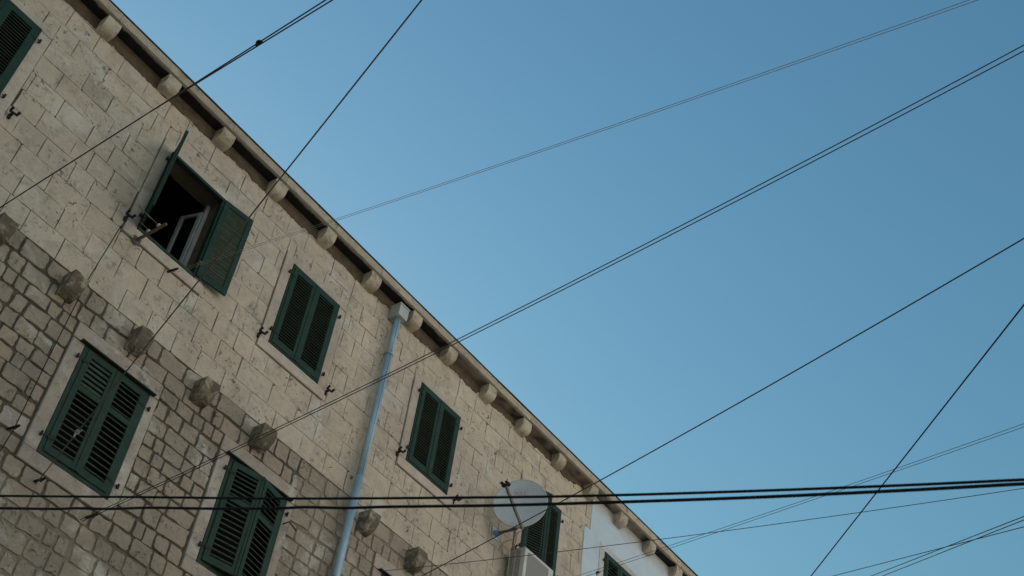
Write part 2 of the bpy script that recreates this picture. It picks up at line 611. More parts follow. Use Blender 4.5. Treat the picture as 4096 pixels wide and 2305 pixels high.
def screen_size(c, s):
    q = M.inverted() @ c
    if q.z > -0.5:
        return 0
    f = 43.54 / 36
    x, y = f * q.x / -q.z, f * q.y / -q.z
    if abs(x) > 0.52 or abs(y) > 0.30:
        return 0
    return s / -q.z


def put(kind, vs, fs, c, size):
    STONES.append((kind, vs, fs, min(1, max(0, random.gauss(0.5, 0.17))), screen_size(c, size)))


for r in range(len(ED) - 1):
    vt, vb = ED[r], ED[r + 1]
    js = sorted(JOINTS[r])
    cuts = [-1.0]
    x = -1.0
    full = js + [15.5]
    for nx in full:
        while nx - x > 0.66:
            x = x + random.uniform(0.38, 0.56)
            if nx - x < 0.2:
                break
            cuts.append(x)
        if nx - cuts[-1] < 0.14:
            continue
        cuts.append(nx)
        x = nx
    for a, b in zip(cuts[:-1], cuts[1:]):
        # split round window surrounds
        segs = [(a, b, vb, vt)]
        for s in SUR:
            out = []
            for (p, q, lo, hi) in segs:
                if q <= s[0] or p >= s[1] or hi <= s[2] or lo >= s[3]:
                    out.append((p, q, lo, hi))
                    continue
                if p < s[0]: out.append((p, s[0], lo, hi))
                if q > s[1]: out.append((s[1], q, lo, hi))
                pp, qq = max(p, s[0]), min(q, s[1])
                if hi > s[3] + 0.02: out.append((pp, qq, s[3], hi))
                if lo < s[2] - 0.02: out.append((pp, qq, lo, s[2]))
            segs = out
        for (p, q, lo, hi) in segs:
            if q - p < 0.035 or hi - lo < 0.03:
                continue
            vs, fs = ashlar_mesh(p, q, lo, hi)
            put('ashlar_block', vs, fs, P((p + q) / 2, (lo + hi) / 2), math.sqrt((q - p) * (hi - lo)))


# --- roughly coursed rubble below the string of corbels
def rubble_mesh(a, b, c, d, proud, lean):
    cx, cy = (a + b) / 2, (c + d) / 2
    w, h = b - a, d - c
    g_ = lambda s: random.gauss(0, s)
    cor = [[a + g_(0.05) * h, c + g_(0.05) * h], [b + g_(0.05) * h, c + g_(0.05) * h],
           [b + g_(0.05) * h, d + g_(0.05) * h], [a + g_(0.05) * h, d + g_(0.05) * h]]
    for q in cor:
        q[0] = min(b, max(a, q[0]))
        q[1] = min(d, max(c, q[1])) + lean * (q[0] - cx)
    ring = []
    for k in range(4):
        p0, p1, p2 = Vector(cor[k - 1]), Vector(cor[k]), Vector(cor[(k + 1) % 4])
        r = min(w, h) * random.choice([0.04, 0.08, 0.12, 0.17, 0.24])
        e0, e2 = (p0 - p1).normalized(), (p2 - p1).normalized()
        A, B = p1 + e0 * r, p1 + e2 * r
        ring += [A, p1.lerp((A + B) / 2, 0.55), B]
        nn = Vector((-e2.y, e2.x))
        for t in (0.38, 0.66):
            ring.append(p1.lerp(p2, t + g_(0.04)) + nn * (abs(g_(0.035)) - 0.012) * h)
    n = len(ring)
    vs = [P(x, y, -0.04) for x, y in ring]
    for s, wv in ((0.985, proud - 0.006), (0.93, proud)):
        for x, y in ring:
            vs.append(P(cx + (x - cx) * s, cy + (y - cy) * s, wv + g_(0.0022)))
    vs.append(P(cx + g_(0.1) * w, cy + g_(0.1) * h, proud + random.uniform(-0.002, 0.006)))
    fs = []
    for k in (0, 1):
        fs += [(k * n + i, k * n + (i + 1) % n, (k + 1) * n + (i + 1) % n, (k + 1) * n + i) for i in range(n)]
    fs += [(2 * n + i, 2 * n + (i + 1) % n, 3 * n) for i in range(n)]
    return vs, fs


def row_edges(a, b, k):
    hs = [random.uniform(0.85, 1.18) for _ in range(k)]
    s = (a - b) / sum(hs)
    e = [a]
    for h in hs:
        e.append(e[-1] - h * s)
    return e


rows = [9.46, 9.20] + row_edges(8.97, 7.06, 9) + row_edges(7.06, 5.2, 8)[1:]
for r in range(len(rows) - 1):
    vt, vb = rows[r], rows[r + 1]
    hgt = vt - vb
    x = 1.0 + random.uniform(0, 0.3)
    while x < 14.5:
        wd = hgt * random.choice([0.75, 0.9, 1.05, 1.2, 1.35, 1.6]) * random.uniform(0.92, 1.08)
        a, b = x, x + wd
        for s in SUR:
            if vb < s[3] - 0.02 and vt > s[2] + 0.02 and 0 < s[0] - b < 0.13:
                b = s[0]
        x = b
        blocked = None
        for s in SUR:
            if vb < s[3] - 0.02 and vt > s[2] + 0.02 and b > s[0] and a < s[1]:
                blocked = s
        if blocked:
            if a < blocked[0] - 0.03:
                b = blocked[0]
            else:
                x = blocked[1]
                continue
            x = blocked[1]
        light = (a > 8.75 or vt < 7.05)
        gap = random.uniform(0.003, 0.009) if light else random.uniform(0.003, 0.009)
        wob = 0.0 if r < 1 or abs(vt - 7.06) < 0.01 or abs(vb - 7.06) < 0.01 or r in (1, 2) else 0.03 * N1(a * 0.8, vt)
        proud = random.uniform(-0.007, 0.001) if light else random.uniform(-0.004, 0.012)
        cells = [(a, b, vb + wob, vt + wob)]
        if wd > 0.25 and hgt > 0.24 and random.random() < 0.1:
            m = vb + hgt * random.uniform(0.4, 0.6)
            cells = [(a, b, vb + wob, m + wob), (a, b, m + wob, vt + wob)]
        for (p, q, lo, hi) in cells:
            vs, fs = rubble_mesh(p + gap, q - gap, lo + gap, hi - gap, proud, random.uniform(-0.06, 0.06))
            put('rubble_stone', vs, fs, P((p + q) / 2, (lo + hi) / 2), math.sqrt((q - p) * (hi - lo)))

for kind, mat in (('ashlar_block', M_ASH), ('rubble_stone', M_RUB)):
    ss = sorted([s for s in STONES if s[0] == kind], key=lambda s: -s[4])
    rest = MB()
    for i, (k, vs, fs, t, sz) in enumerate(ss):
        if i < 300 and sz > 0:
            mb = MB()
            mb.add(vs, fs, t)
            mb.build(kind, mat, BLD, tint=True)
        else:
            rest.add(vs, fs, t)
    if rest.v:
        rest.build(kind.split('_')[0] + '_masonry', mat, BLD, tint=True, kind='stuff')

# --- damp mortar band under the eave, ragged lower edge
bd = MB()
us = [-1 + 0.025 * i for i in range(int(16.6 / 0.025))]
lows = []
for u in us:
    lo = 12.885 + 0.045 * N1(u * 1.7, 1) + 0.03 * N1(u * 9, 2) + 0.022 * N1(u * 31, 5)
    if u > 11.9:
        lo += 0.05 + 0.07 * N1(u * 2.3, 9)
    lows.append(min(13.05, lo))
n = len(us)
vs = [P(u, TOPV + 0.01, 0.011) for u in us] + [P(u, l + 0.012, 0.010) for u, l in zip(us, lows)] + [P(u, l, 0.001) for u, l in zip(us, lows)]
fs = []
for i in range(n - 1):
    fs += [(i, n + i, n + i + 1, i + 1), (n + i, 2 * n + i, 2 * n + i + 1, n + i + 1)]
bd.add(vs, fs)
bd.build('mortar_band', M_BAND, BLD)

# --- white plaster on the neighbouring stretch of the wall
pl = MB()
SF = (15.93 - 0.165, 16.93 + 0.165, WIN_T['s0'], WIN_T['s1'])
edge = []
v = 13.09
while v > 4.0:
    base = 15.445 if v > 12.30 else 15.262
    edge.append((base + 0.012 * N1(v * 9, 4) + 0.008 * N1(v * 40, 6), v))
    v -= 0.04
E0 = 15.5
vs = [P(x, y, 0.012) for x, y in edge] + [P(E0, y, 0.012) for x, y in edge] + [P(x - 0.004, y, 0.0005) for x, y in edge]
k = len(edge)
fs = []
for i in range(k - 1):
    fs += [(i, i + 1, k + i + 1, k + i), (i, 2 * k + i, 2 * k + i + 1, i + 1)]
pl.add(vs, fs)
sheet(pl, E0, 30, 4.0, 13.09, 0.012, [(SF[0] + 0.16, SF[1] - 0.16, WIN_T['v0'], WIN_T['v1'])])
pl.build('plaster_coat', M_PLAS, BLD)

# --- eave: corbels, gutter stones, lip
CORB = [0.42, 1.48, 2.55, 3.64, 4.73, 5.78, 6.87, 7.96, 9.02, 10.04, 10.98, 12.07, 13.10, 14.20, 15.23, 16.24, 17.27, 18.27, 19.3, 20.35]


def corbel(u, wd, vtop, hh, proj, ex, seed, rough=0.006):
    mb = MB()
    prof = [(-0.04, vtop), (proj - 0.004, vtop), (proj, vtop - 0.012)]
    for i in range(1, 9):
        t = math.pi / 2 * i / 8
        w = proj * abs(math.cos(t)) ** (2 / ex)
        h = hh * abs(math.sin(t)) ** (2 / ex)
        prof.append((max(w, 0.0) if i < 8 else 0.012, vtop - 0.012 - (hh - 0.012) * (h / hh)))
    prof.append((-0.04, vtop - hh))
    us = [-wd / 2, -wd / 2 + 0.006, -wd / 4, 0, wd / 4, wd / 2 - 0.006, wd / 2]
    vs = []
    for k, du in enumerate(us):
        s = 0.985 if k in (0, len(us) - 1) else 1.0
        for (w, v) in prof:
            vv = Vector((u + du, w, v))
            nn = noise.noise(Vector((vv.x * 14 + seed, vv.y * 14, vv.z * 14))) * rough
            W = w * s if w > 0.02 else w
            V = vtop - (vtop - v) * (s if v < vtop - 0.02 else 1)
            inner = 0 if w < 0.02 else 1
            vs.append(P(u + du * (1 + 0.04 * N1(seed, 2)) + nn * 0.5 * inner, V + (nn if v < vtop - 0.001 else 0), W + nn * inner))
    n = len(prof)
    fs = [tuple(reversed(range(n))), tuple((len(us) - 1) * n + i for i in range(n))]
    for k in range(len(us) - 1):
        for i in range(n):
            i2 = (i + 1) % n
            fs.append((k * n + i, k * n + i2, (k + 1) * n + i2, (k + 1) * n + i))
    mb.add(vs, fs, random.random())
    return mb


for i, u in enumerate(CORB):
    corbel(u, random.uniform(0.205, 0.24), TOPV - 0.001, random.uniform(0.205, 0.235), random.uniform(0.185, 0.205), random.uniform(2.6, 3.6), i * 3.1).build('corbel', M_CORB, BLD, smooth=False, tint=True)
for i, u in enumerate([2.66, 3.74, 4.76, 5.815, 6.89, 7.93, 10.06, 11.11, 12.15]):
    c = corbel(u, random.uniform(0.21, 0.235), 9.345, random.uniform(0.27, 0.29), random.uniform(0.22, 0.25), random.uniform(1.9, 2.6), 50 + i * 2.7, 0.022).build('stone_bracket', M_CORB2, BLD, tint=True)


def gutter_stone(a, b):
    mb = MB()
    k = 14
    lip = random.uniform(-0.006, 0.006)
    vs = []
    for i in range(k + 1):
        u = a + (b - a) * i / k
        e = 0.008 * N1(u * 5, 11) + 0.004 * N1(u * 25, 3)
        wv = 0.225 + lip
        prof = [(-0.3, TOPV), (wv - 0.034 + 1.6 * e, TOPV + 0.001 * N1(u * 7)), (wv - 0.004, TOPV + 0.014 + 0.6 * e), (wv, TOPV + 0.03), (wv + 0.004, TOPV + 0.14), (wv - 0.004, TOPV + 0.147), (-0.3, TOPV + 0.147)]
        for (w, v) in prof:
            vs.append(P(u, v, w))
    n = 7
    fs = [tuple(reversed(range(n))), tuple(k * n + i for i in range(n))]
    for j in range(k):
        for i in range(n):
            i2 = (i + 1) % n
            fs.append((j * n + i, j * n + i2, (j + 1) * n + i2, (j + 1) * n + i))
    mb.add(vs, fs, random.random())
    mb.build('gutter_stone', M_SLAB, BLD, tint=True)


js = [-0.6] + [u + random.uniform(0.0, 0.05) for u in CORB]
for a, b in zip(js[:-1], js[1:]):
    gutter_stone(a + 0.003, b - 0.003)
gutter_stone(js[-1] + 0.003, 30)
lp = MB()
pts = [-4 + 0.25 * i for i in range(137)]
vs = []
for u in pts:
    e = 0.004 * N1(u * 2.1, 8)
    for (w, v) in ((0.19, 13.235), (0.243, 13.2345 + e), (0.246, 13.246 + e), (0.236, 13.258 + e), (0.19, 13.258)):
        vs.append(P(u, v, w))
fs = []
for i in range(len(pts) - 1):
    for k in range(5):
        k2 = (k + 1) % 5
        fs.append((i * 5 + k, i * 5 + k2, (i + 1) * 5 + k2, (i + 1) * 5 + k))
lp.add(vs, fs)
lp.build('gutter_lip', M_EDGE, BLD)


# ------------------------------------------------------------------ windows and shutters
def leaf_tf(uh, s, ang, w0):
    ca, sa = math.cos(ang), math.sin(ang)
    return lambda a, d, v: P(uh + s * (a * ca - d * sa), v, w0 + a * sa + d * ca)


def shutter(uh, s, L, v0, v1, ang, w0, nslat, mat, rail=None, stile=0.075, pitch_tilt=45, skip=(), label=None, top_tilt=None, chord=None):
    """louvred leaf hinged at uh; s = +1 opens from the left jamb"""
    tf = leaf_tf(uh, s, ang, w0)
    fr = MB()
    t = 0.017
    e = 0.002
    fr.box((0, -t, v0), (stile, t, v1), tf)
    fr.box((L - stile, -t, v0), (L, t, v1), tf)
    fr.box((stile, -t + e, v0), (L - stile, t - e, v0 + stile * 1.25), tf)
    fr.box((stile, -t + e, v1 - stile * 1.1), (L - stile, t - e, v1), tf)
    spans = [(v0 + stile * 1.25, v1 - stile * 1.1)]
    if rail:
        fr.box((stile, -t + e, rail - 0.035), (L - stile, t - e, rail + 0.035), tf)
        spans = [(v0 + stile * 1.25, rail - 0.035), (rail + 0.035, v1 - stile * 1.1)]
    if s > 0 or rail:
        # astragal strip on the meeting stile
        fr.box((L - 0.022, t - 0.001, v0 + 0.003), (L + (0.012 if s > 0 else 0.0), t + 0.009, v1 - 0.003), tf)
    o = fr.build('shutter', mat, BLD)
    if label:
        o['label'] = label
    tot = sum(b - a for a, b in spans)
    ca, sa = math.cos(math.radians(pitch_tilt)), math.sin(math.radians(pitch_tilt))
    hl, ht = 0.0225 if not rail else 0.025, 0.0046
    hl = chord or hl
    first = None
    for pi_, (a, b) in enumerate(spans):
        if pi_ == 1 and top_tilt is not None:
            ca, sa = math.cos(math.radians(top_tilt)), math.sin(math.radians(top_tilt))
            first = None
        k = max(1, round(nslat * (b - a) / tot))
        st = (b - a) / k
        for i in range(k):
            vc = a + st * (i + 0.5)
            if first is None:
                mb = MB()
                vs = []
                for aa in (stile - 0.004, L - stile + 0.004):
                    for (x, y) in ((-hl, -ht), (hl, -ht), (hl, ht), (-hl, ht)):
                        vs.append(tf(aa, x * ca + y * sa, vc - x * sa + y * ca))
                mb.add(vs, [(0, 1, 2, 3), (7, 6, 5, 4), (0, 4, 5, 1), (1, 5, 6, 2), (2, 6, 7, 3), (3, 7, 4, 0)])
                first = mb.build('slat', M_SLAT, o)
                v_first = vc
            else:
                dup(first, Vector((0, 0, vc - v_first + random.uniform(-0.0012, 0.0012))), o)
    # hinge straps on the hinge stile
    for vv in (v0 + 0.17, v1 - 0.17):
        h = MB()
        h.box((-0.02, t, vv - 0.018), (0.06, t + 0.006, vv + 0.018), tf)
        h.build('hinge', M_IRON if rail else mat, o)
    return o


def pintle(mb, u, v, s):
    """iron hinge pin let into the jamb"""
    mb.tube([P(u, v, 0.0), P(u, v, 0.055)], 0.012, 6)
    mb.tube([P(u, v - 0.028, 0.05), P(u, v + 0.03, 0.05)], 0.014, 6)
    mb.tube([P(u, v, 0.05), P(u - s * 0.035, v, 0.05)], 0.009, 5)


def window(u0, u1, v0, v1, s0, s1, old=False, room=0.16, mat=M_GREEN, plain=False):
    fr = MB()
    a, dp = (0.042, 0.034) if not old else (0.06, 0.03)
    d0 = -0.05
    ubox(fr, u0, u0 + a, v0, v1, d0, dp)
    ubox(fr, u1 - a, u1, v0, v1, d0, dp)
    ubox(fr, u0 + a, u1 - a, v0, v0 + a, d0, dp - 0.002)
    ubox(fr, u0 + a, u1 - a, v1 - a, v1, d0, dp - 0.002)
    w = fr.build('window', mat, BLD)
    # dark room behind, open to the front
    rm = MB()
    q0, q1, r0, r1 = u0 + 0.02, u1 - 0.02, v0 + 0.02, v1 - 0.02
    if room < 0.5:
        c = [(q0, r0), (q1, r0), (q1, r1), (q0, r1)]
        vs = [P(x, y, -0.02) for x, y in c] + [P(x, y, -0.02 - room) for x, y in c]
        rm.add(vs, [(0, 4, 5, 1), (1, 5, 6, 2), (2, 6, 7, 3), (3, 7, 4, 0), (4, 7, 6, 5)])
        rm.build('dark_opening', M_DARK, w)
    else:
        dpt = 0.32
        c = [(q0, r0), (q1, r0), (q1, r1), (q0, r1)]
        vs = [P(x, y, -0.02) for x, y in c] + [P(x, y, -dpt) for x, y in c]
        rm.add(vs, [(0, 4, 5, 1), (1, 5, 6, 2), (2, 6, 7, 3), (3, 7, 4, 0)])
        rm.build('reveal', M_CEIL, w)
        r2 = MB()
        b = [(q0 - 1.2, r0 - 0.8), (q1 + 1.2, r0 - 0.8), (q1 + 1.2, r1 + 0.35), (q0 - 1.2, r1 + 0.35)]
        vs = [P(x, y, -dpt) for x, y in c] + [P(x, y, -dpt) for x, y in b] + [P(x, y, -dpt - 3) for x, y in b]
        fs = [(i, (i + 1) % 4, 4 + (i + 1) % 4, 4 + i) for i in range(4)] + [(4 + i, 4 + (i + 1) % 4, 8 + (i + 1) % 4, 8 + i) for i in range(4)] + [(8, 11, 10, 9)]
        r2.add(vs, fs)
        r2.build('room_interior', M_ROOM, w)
    # stone surround
    so = 0.165 if not old else 0.175
    sr = 0.165 if not old else 0.135
    pr = 0.024
    mst = M_OLDD if old else (M_DRESS if not plain else M_LIMEW)
    g_ = 0.003

    def piece(name, a0, a1, b0, b1, pp):
        mb = MB()
        ch = 0.006
        c = [(a0, b0), (a1, b0), (a1, b1), (a0, b1)]
        vs = [P(x, y, -0.03) for x, y in c] + [P(x + 0.0015 * random.uniform(-1, 1), y, pp - ch) for x, y in c] + \
             [P(x + (ch if x == a0 else -ch), y + (ch if y == b0 else -ch), pp) for x, y in c]
        fs = []
        for k in (0, 4):
            fs += [(k + i, k + (i + 1) % 4, k + 4 + (i + 1) % 4, k + 4 + i) for i in range(4)]
        fs.append((8, 9, 10, 11))
        mb.add(vs, fs, random.random())
        return mb.build(name, mst, w, tint=True)
    lint = 0.02 if (old or plain) else 0.012
    piece('sill', u0 - so, u1 + sr, s0, v0 - g_, pr + 0.004)
    piece('lintel', u0 - so - (0.0 if not old else 0.004), u1 + sr, v1 + g_ + (0.0 if not old else 0.012), s1, lint)
    piece('jamb', u0 - so, u0 - g_, v0, v1, pr)
    piece('jamb', u1 + g_, u1 + sr, v0, v1, pr if (old or plain) else 0.008)
    if old:
        db = MB()
        c = [(u0 - 0.09, v1 - 0.004), (u1 + 0.05, v1 - 0.004), (u1 + 0.05, v1 + 0.012), (u0 - 0.09, v1 + 0.012)]
        ubox(db, u0 - 0.085, u1 + 0.05, v1 - 0.003, v1 + 0.013, 0.0, 0.085)
        db.build('drip_board', M_IRON, w)
    for uu, s in ((u0 - 0.045, -1), (u1 + 0.045, 1)):
        for vv in (v0 + 0.2, v1 - 0.2):
            pm = MB()
            pintle(pm, uu, vv, s)
            pm.build('hinge_pin', M_IRON, w)
    return w


T = WIN_T
Lw = WIN_L
UW = {}
# upper floor
for key, i in (('Z', 0), ('A', 1), ('B', 2), ('C', 3), ('D', 4), ('E', 5), ('F', 6)):
    a, b = UPPER[i]
    UW[key] = window(a, b, T['v0'], T['v1'], T['s0'], T['s1'], room=0.16 if key != 'B' else 1.0, plain=(key == 'F'))


def pair(a, b, v0, v1, n, mat, angs=(0, 0), rail=None, w0=0.028, labels=(None, None)):
    m = 0.034
    L = (b - a) / 2 - m - 0.002
    shutter(a + m, 1, L, v0 + m, v1 - m, math.radians(angs[0]), w0, n, mat, rail, label=labels[0])
    shutter(b - m, -1, L, v0 + m, v1 - m, math.radians(angs[1]), w0, n, mat, rail, label=labels[1])


pair(*UPPER[0], T['v0'], T['v1'], 26, M_GREEN)
pair(*UPPER[1], T['v0'], T['v1'], 26, M_GREEN)
pair(*UPPER[3], T['v0'], T['v1'], 26, M_GREEN)
pair(*UPPER[4], T['v0'], T['v1'], 26, M_GREEN)
pair(*UPPER[5], T['v0'], T['v1'], 26, M_GREEN, (19, 0), labels=('louvred shutter leaf standing ajar', None))
pair(*UPPER[6], T['v0'], T['v1'], 18, M_GREEN)
# open window: left leaf swung out, right leaf folded back on the wall
a, b = UPPER[2]
Lb = 0.48
shutter(a + 0.02, 1, Lb, T['v0'] + 0.03, T['v1'] - 0.03, math.radians(112), 0.045, 26, M_GREEN, label='louvred shutter leaf swung out from the wall')
shutter(b - 0.01, -1, Lb, T['v0'] + 0.03, T['v1'] - 0.03, math.radians(173), 0.05, 26, M_GREEN, label='louvred shutter leaf folded back against the wall', chord=0.0168)
# casement frame and inward opened sash behind it
wb = UW['B']
cf = MB()
ubox(cf, b - 0.085, b - 0.03, T['v0'] + 0.03, T['v1'] - 0.03, -0.29, -0.23)
cf.build('casement_frame', M_WHITE, wb)
sf = MB()
ang = math.radians(-74)
tf = leaf_tf(b - 0.09, -1, ang, -0.262)
x0, x1, y0, y1 = 0.0, 0.345, T['v0'] + 0.06, T['v1'] - 0.19
sf.box((x0, -0.022, y0), (x0 + 0.05, 0.022, y1), tf)
sf.box((x1 - 0.05, -0.022, y0), (x1, 0.022, y1), tf)
sf.box((x0 + 0.05, -0.02, y0), (x1 - 0.05, 0.02, y0 + 0.055), tf)
sf.box((x0 + 0.05, -0.02, y1 - 0.055), (x1 - 0.05, 0.02, y1), tf)
sf.build('sash', M_WHITE, wb)
gp = MB()
gp.box((x0 + 0.045, -0.003, y0 + 0.05), (x1 - 0.045, 0.003, y1 - 0.05), tf)
gp.build('glass_pane', M_GLASS, wb)

# lower floor, older shutters with a middle rail under a dark drip board
for i in (0, 1, 2, 3):
    a, b = LOWER[i]
    window(a, b, Lw['v0'], Lw['v1'], Lw['s0'], Lw['s1'], old=True, mat=M_GREEN2)


def pair_old(a, b, angs, w0, tt=None):
    v0, v1 = Lw['v0'], Lw['v1']
    m = 0.055
    L = (b - a) / 2 - m - 0.002
    shutter(a + m, 1, L, v0 + 0.05, v1 - 0.03, math.radians(angs[0]), w0, 17, M_GREEN2, v1 - 0.53, 0.072, top_tilt=tt)
    shutter(b - m, -1, L, v0 + 0.05, v1 - 0.03, math.radians(angs[1]), w0, 17, M_GREEN2, v1 - 0.53, 0.072)


pair_old(*LOWER[0], (0, 0), 0.026)
pair_old(*LOWER[1], (1.5, 0.5), 0.026, 68)
pair_old(*LOWER[2], (12.5, 11), 0.03)
pair_old(*LOWER[3], (0, 0), 0.026)


# --- forked iron line hooks at the sill corners
def hook_mesh(mb, u, v, s):
    mb.tube([P(u, v, -0.02), P(u, v + 0.004, 0.085)], [0.021, 0.018], 6)
    mb.tube([P(u - 0.05, v + 0.004, 0.075), P(u + 0.05, v + 0.006, 0.085)], 0.016, 6)
    for d in (-0.045, 0.045):
        mb.tube([P(u + d, v, 0.078), P(u + d, v + 0.022, 0.11), P(u + d * 1.05, v + 0.03, 0.13)], [0.015, 0.017, 0.019], 6)
    mb.tube([P(u, v - 0.055, 0.012), P(u, v + 0.01, 0.02)], 0.021, 6)


hb = MB()
hook_mesh(hb, 7.43, 10.655, -1)
h0 = hb.build('line_hook', M_IRON, BLD)
for (u, v) in ((8.80, 10.655), (10.40, 10.67), (11.77, 10.67), (5.02, 10.68), (3.20, 10.71), (13.35, 10.70)):
    dup(h0, Vector((u - 7.43, 0, v - 10.655)), BLD)
for (u, v) in ((5.87, 10.455), (5.41, 6.94), (6.13, 6.93), (4.90, 7.28)):
    st = MB()
    st.tube([P(u - 0.03, v, -0.02), P(u - 0.015, v + 0.003, 0.09), P(u, v + 0.01, 0.16)], [0.017, 0.016, 0.013], 6)
    st.tube([P(u - 0.012, v - 0.02, 0.10), P(u + 0.01, v + 0.035, 0.12)], 0.014, 6)
    st.build('iron_stub', M_IRON, BLD)
hl_ = MB()
hl_.tube([P(8.70, 8.40, 0.02), P(8.71, 8.41, 0.12), P(8.86, 8.36, 0.125)], 0.011, 6)
hl_.build('shutter_stay', M_IRON, BLD)

# ------------------------------------------------------------------ drying bar beside the open window
bar = empty('drying_bar', P(5.27, 10.50, 0.03), 'rusty iron drying bar with pulleys jutting out below the open window', 'drying bar')
mb = MB()
ubox(mb, 5.215, 5.325, 10.435, 10.545, 0.028, 0.036)
mb.build('wall_plate', M_BRACK, bar)
mb = MB()
d = 0.016
a_, b_ = P(5.27, 10.50, 0.036), P(5.275, 10.515, 0.56)
mb.tube([a_, b_], 0.021, 4)
mb.build('arm', M_BRACK, bar)
for w in (0.24, 0.43):
    mb = MB()
    c = P(5.262, 10.535, w)
    mb.tube([c + Vector((0, -0.014, 0)), c + Vector((0, -0.009, 0)), c, c + Vector((0, 0.009, 0)), c + Vector((0, 0.014, 0))], [0.03, 0.03, 0.02, 0.03, 0.03], 10)
    mb.build('pulley', M_WCAB, bar)
cords = MB()
for w, dv in ((0.42, 0.03), (0.44, 0.0)):
    cords.tube([P(5.265, 10.535 + dv * 0.6, w), P(5.08, 10.53 + dv, w + 0.005), P(4.91, 10.54 + dv, w + 0.01)], 0.004, 5)
cords.tube([P(5.26, 10.55, 0.24), P(5.10, 10.56, 0.245), P(5.06, 10.62, 0.24)], 0.004, 5)
cords.build('cord', M_ROPE, bar)

# ------------------------------------------------------------------ downpipe
dp = empty('downpipe', P(9.69, -H, 0.11), 'galvanised steel rain downpipe with a square hopper under the eave', 'downpipe')
mb = MB()
ubox(mb, 9.595, 9.80, 12.72, 12.93, 0.012, 0.225)
mb.build('hopper', M_HOP, dp)
mb = MB()
ubox(mb, 9.583, 9.812, 12.932, 12.955, 0.010, 0.238)
mb.build('hopper_rim', M_HOP, dp)


def pipe(v0, v1, r, dent=0.0):
    mb = MB()
    n = 20
    vs = []
    for v in (v0, v1):
        for k in range(n):
            a = 2 * math.pi * k / n
            rr = r + (0.006 if k == 17 and dent else 0)      # lock seam
            vs.append(P(9.69 + rr * math.cos(a), v, 0.12 - rr * math.sin(a)))
    fs = [(k, (k + 1) % n, n + (k + 1) % n, n + k) for k in range(n)] + [tuple(reversed(range(n))), tuple(range(n, 2 * n))]
    mb.add(vs, fs)
    return mb


for (a, b, r, dn) in ((11.98, 12.73, 0.054, 1), (9.73, 11.985, 0.0555, 1), (7.2, 9.74, 0.058, 0), (3.5, 7.21, 0.0595, 0), (-1.45, 3.51, 0.061, 0)):
    o = pipe(a, b, r, dn).build('pipe_section', M_GALV, dp, smooth=True)
    o.data.polygons[-1].use_smooth = False
    o.data.polygons[-2].use_smooth = False
for (a, b) in ((11.99, 12.69), (9.75, 11.97)):
    mb = MB()
    for du, dw in ((-0.012, 0.0548),):
        vs = [P(9.69 + du + x, v, 0.12 + dw + 0.003 * (abs(x) < 0.003)) for v in (a, b) for x in (-0.005, -0.002, 0.002, 0.005)]
        mb.add(vs, [(0, 1, 5, 4), (1, 2, 6, 5), (2, 3, 7, 6)])
    mb.build('pipe_seam', M_SEAM, dp)
for v in (11.99, 8.12, 4.4, 0.8):
    mb = MB()
    ring = [P(9.69 + 0.0645 * math.cos(2 * math.pi * k / 20), v, 0.12 - 0.0645 * math.sin(2 * math.pi * k / 20)) for k in range(21)]
    mb.tube(ring, 0.0085, 5, False)
    mb.tube([P(9.64, v, 0.08), P(9.63, v, -0.02)], 0.009, 5)
    mb.build('pipe_bracket', M_IRON if v < 9 else M_GALV, dp)

# ------------------------------------------------------------------ satellite dish
DC = P(12.73, 11.06, 0.55)
dish = empty('satellite_dish', P(12.85, 10.72, 0.0), 'grey white satellite dish with faded pink lettering on a wall arm', 'satellite dish')


def F2W(u, v, w):
    return Vector((u, -w, v))


nrm = F2W(-0.893, 0.06, 0.446).normalized()
e1 = F2W(0.577, 0.112, 0.809)
e1 = e1 + F2W(-0.612, 0.716, 0.337) * 0.22
e1 = (e1 - nrm * e1.dot(nrm)).normalized()
e2 = nrm.cross(e1)
e2.normalize()
if e2.z < 0:
    e2 = -e2
RA, RB = 0.425, 0.465
DEP = 0.06


def dpt(x, y, off=0.0):
    r2 = (x / RA) ** 2 + (y / RB) ** 2
    return DC + e1 * x + e2 * y + nrm * (DEP * (r2 - 1) + off)


mb = MB()
nr, ns = 7, 48
vs = [dpt(0, 0)]
for i in range(1, nr + 1):
    for k in range(ns):
        a = 2 * math.pi * k / ns
        vs.append(dpt(RA * i / nr * math.cos(a), RB * i / nr * math.sin(a)))
fs = [(0, 1 + k, 1 + (k + 1) % ns) for k in range(ns)]
for i in range(nr - 1):
    for k in range(ns):
        k2 = (k + 1) % ns
        fs.append((1 + i * ns + k, 1 + (i + 1) * ns + k, 1 + (i + 1) * ns + k2, 1 + i * ns + k2))
base = len(vs)
vs += [v - nrm * 0.004 for v in vs]
fs += [tuple(base + i for i in reversed(f)) for f in fs]
mb.add(vs, fs)
mb.build('reflector', M_DISH, dish, smooth=True)
mb = MB()
ring = [dpt(RA * 1.004 * math.cos(2 * math.pi * k / ns), RB * 1.004 * math.sin(2 * math.pi * k / ns), -0.006) for k in range(ns + 1)]
mb.tube(ring, 0.011, 6, False)
mb.build('rim', M_ACW, dish, smooth=True)
# lettering, thin print on the face
rgt = F2W(0.577, 0.112, 0.809)
rgt = (rgt - nrm * rgt.dot(nrm)).normalized()
cx, sx = rgt.dot(e1), rgt.dot(e2)


def lg(x, y):
    X, Y = 0.035 + x * cx - y * sx, 0.215 + x * sx + y * cx
    return dpt(X, Y, 0.0025)


